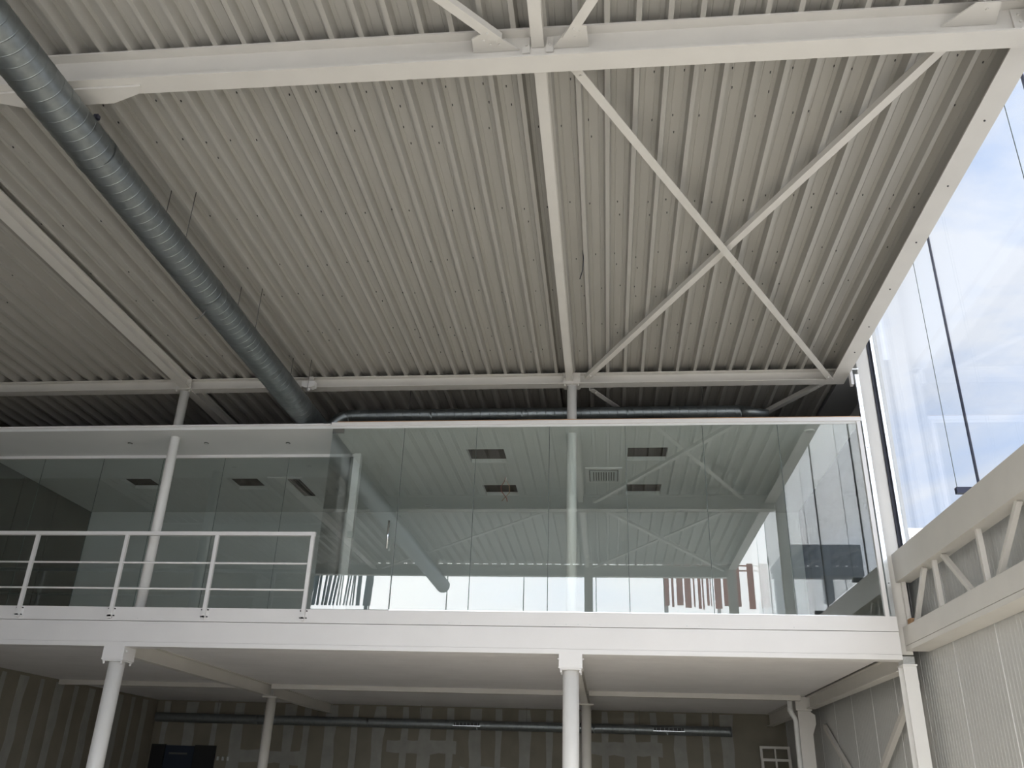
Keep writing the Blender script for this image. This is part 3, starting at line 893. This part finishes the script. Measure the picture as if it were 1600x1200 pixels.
# glazed front behind the camera
wn2 = setting('window_2', (-2.5, YF, 0), 'glazed front of the hall behind the camera')
mull = [-8.28, X1, -4.3, -2.2, -0.25, 1.55, 3.40]
for a, b in zip(mull[:-1], mull[1:]):
    box('pane', 'facade_glass', wn2, a + 0.02, b - 0.02, YF - 0.012, YF, 5.21 if b < X1 + 0.1 else 0.32, 6.87)
for a in mull[1:-1]:
    box('joint', 'joint_seal', wn2, a - 0.012, a + 0.012, YF - 0.02, YF + 0.01, 5.21 if a < X1 + 0.1 else 0.32, 6.87)
box('sill', 'fascia_paint', wn2, X1 + 0.01, 3.85, YF - 0.08, YF + 0.08, 0.0, 0.3)
for x, lb in ((X2, 'white front column behind the camera, mirrored dark in the office glass'), (3.30, 'white front corner column behind the camera beside the tall glass')):
    c_ = thing('steel_column', lb, 'column', (x, YF + 0.25, 0))
    MB().prism(ipts((x, YF + 0.25, 0), 0.24, 0.22, 0.012, 0.016, (1, 0, 0), (0, 1, 0)), (0, 0, ZD - 0.02)).build('shaft', 'steel_paint', c_)
c_ = thing('steel_column', 'tall white column at the right end of the deep roof beam', 'column', (3.53, FB, 0))
MB().prism(ipts((3.525, FB, 0), 0.20, 0.16, 0.012, 0.016, (1, 0, 0), (0, 1, 0)), (0, 0, 7.5)).build('shaft', 'steel_paint', c_)

# ------------------------------------------------------------------ outside
yb_ = -12.0
rs = thing('slat_screen', 'tall screen of upright red boards outside, mirrored in the office glass', 'screen', (6.0, yb_, -0.2))
ed = [2.26, 2.47, 2.56, 2.65, 2.76, 3.0, 3.07, 3.31, 3.40, 3.46, 3.58, 3.69, 3.74, 3.80, 3.91, 4.0, 4.05, 4.08, 4.22, 4.47, 4.56, 4.80, 5.05, 5.2, 5.5, 5.75, 5.95, 6.3]
for a, b in zip(ed[0::2], ed[1::2]):
    box('board', 'red_cladding', rs, a, b, yb_ - 0.05, yb_ + 0.03, 8.15 + random.uniform(-0.05, 0.12), 9.9)
for x in (2.36, 4.35, 6.15):
    box('post', 'white_cladding', rs, x - 0.06, x + 0.06, yb_ - 0.18, yb_ - 0.06, -0.2, 9.8)
for z in (9.6, 9.8):
    box('rail', 'red_cladding', rs, 2.26, 6.3, yb_ - 0.06, yb_ - 0.05, z, z + 0.06)
tls = thing('slat_screen', 'tall screen of slanting teal boards outside, mirrored at the railing end', 'screen', (-10.5, yb_, -0.2))
ed = [(-12.3, -11.89, .2), (-11.83, -11.70, .12), (-11.62, -11.54, .06), (-11.42, -11.35, .12), (-11.30, -11.19, .15), (-11.12, -11.04, .2), (-10.97, -10.90, .2), (-10.79, -10.74, .1), (-10.66, -10.62, .04), (-10.52, -10.47, .16), (-10.40, -10.36, .14), (-10.24, -10.21, .08), (-10.14, -10.09, 0), (-9.99, -9.84, 0.0), (-9.70, -9.40, .08)]
for a, b, dx in ed:
    MB().prism([(a, yb_, 8.1), (b, yb_, 8.1), (b + dx, yb_, 9.9), (a + dx, yb_, 9.9)], (0, 0.08, 0)).build('board', 'teal_cladding', tls)
for x in (-12.1, -9.6):
    box('post', 'teal_cladding', tls, x - 0.06, x + 0.06, yb_ - 0.14, yb_ - 0.02, -0.2, 9.8)
for z in (9.6, 9.8):
    box('rail', 'teal_cladding', tls, -12.2, -9.45, yb_ - 0.012, yb_ - 0.002, z, z + 0.05)
sh = thing('neighbour_building', 'raised slate-grey building on a side block, mirrored low in the right office pane', 'building', (9.5, -16, -0.2))
box('upper_storey', 'slate_cladding', sh, 7.6, 10.5, -20, -14, 9.92, 11.2)
box('side_block', 'slate_cladding', sh, 7.2, 8.75, -20, -14, -0.2, 9.918)
pb = thing('neighbour_building', 'low pale building with a white parapet beyond the tall glass', 'building', (16, 38, -0.2))
box('wall', 'white_cladding', pb, 10.5, 26, 36, 44, -0.2, 11.4)
box('parapet_cap', 'fascia_paint', pb, 10.4, 26.1, 35.9, 44.1, 11.4, 11.75)
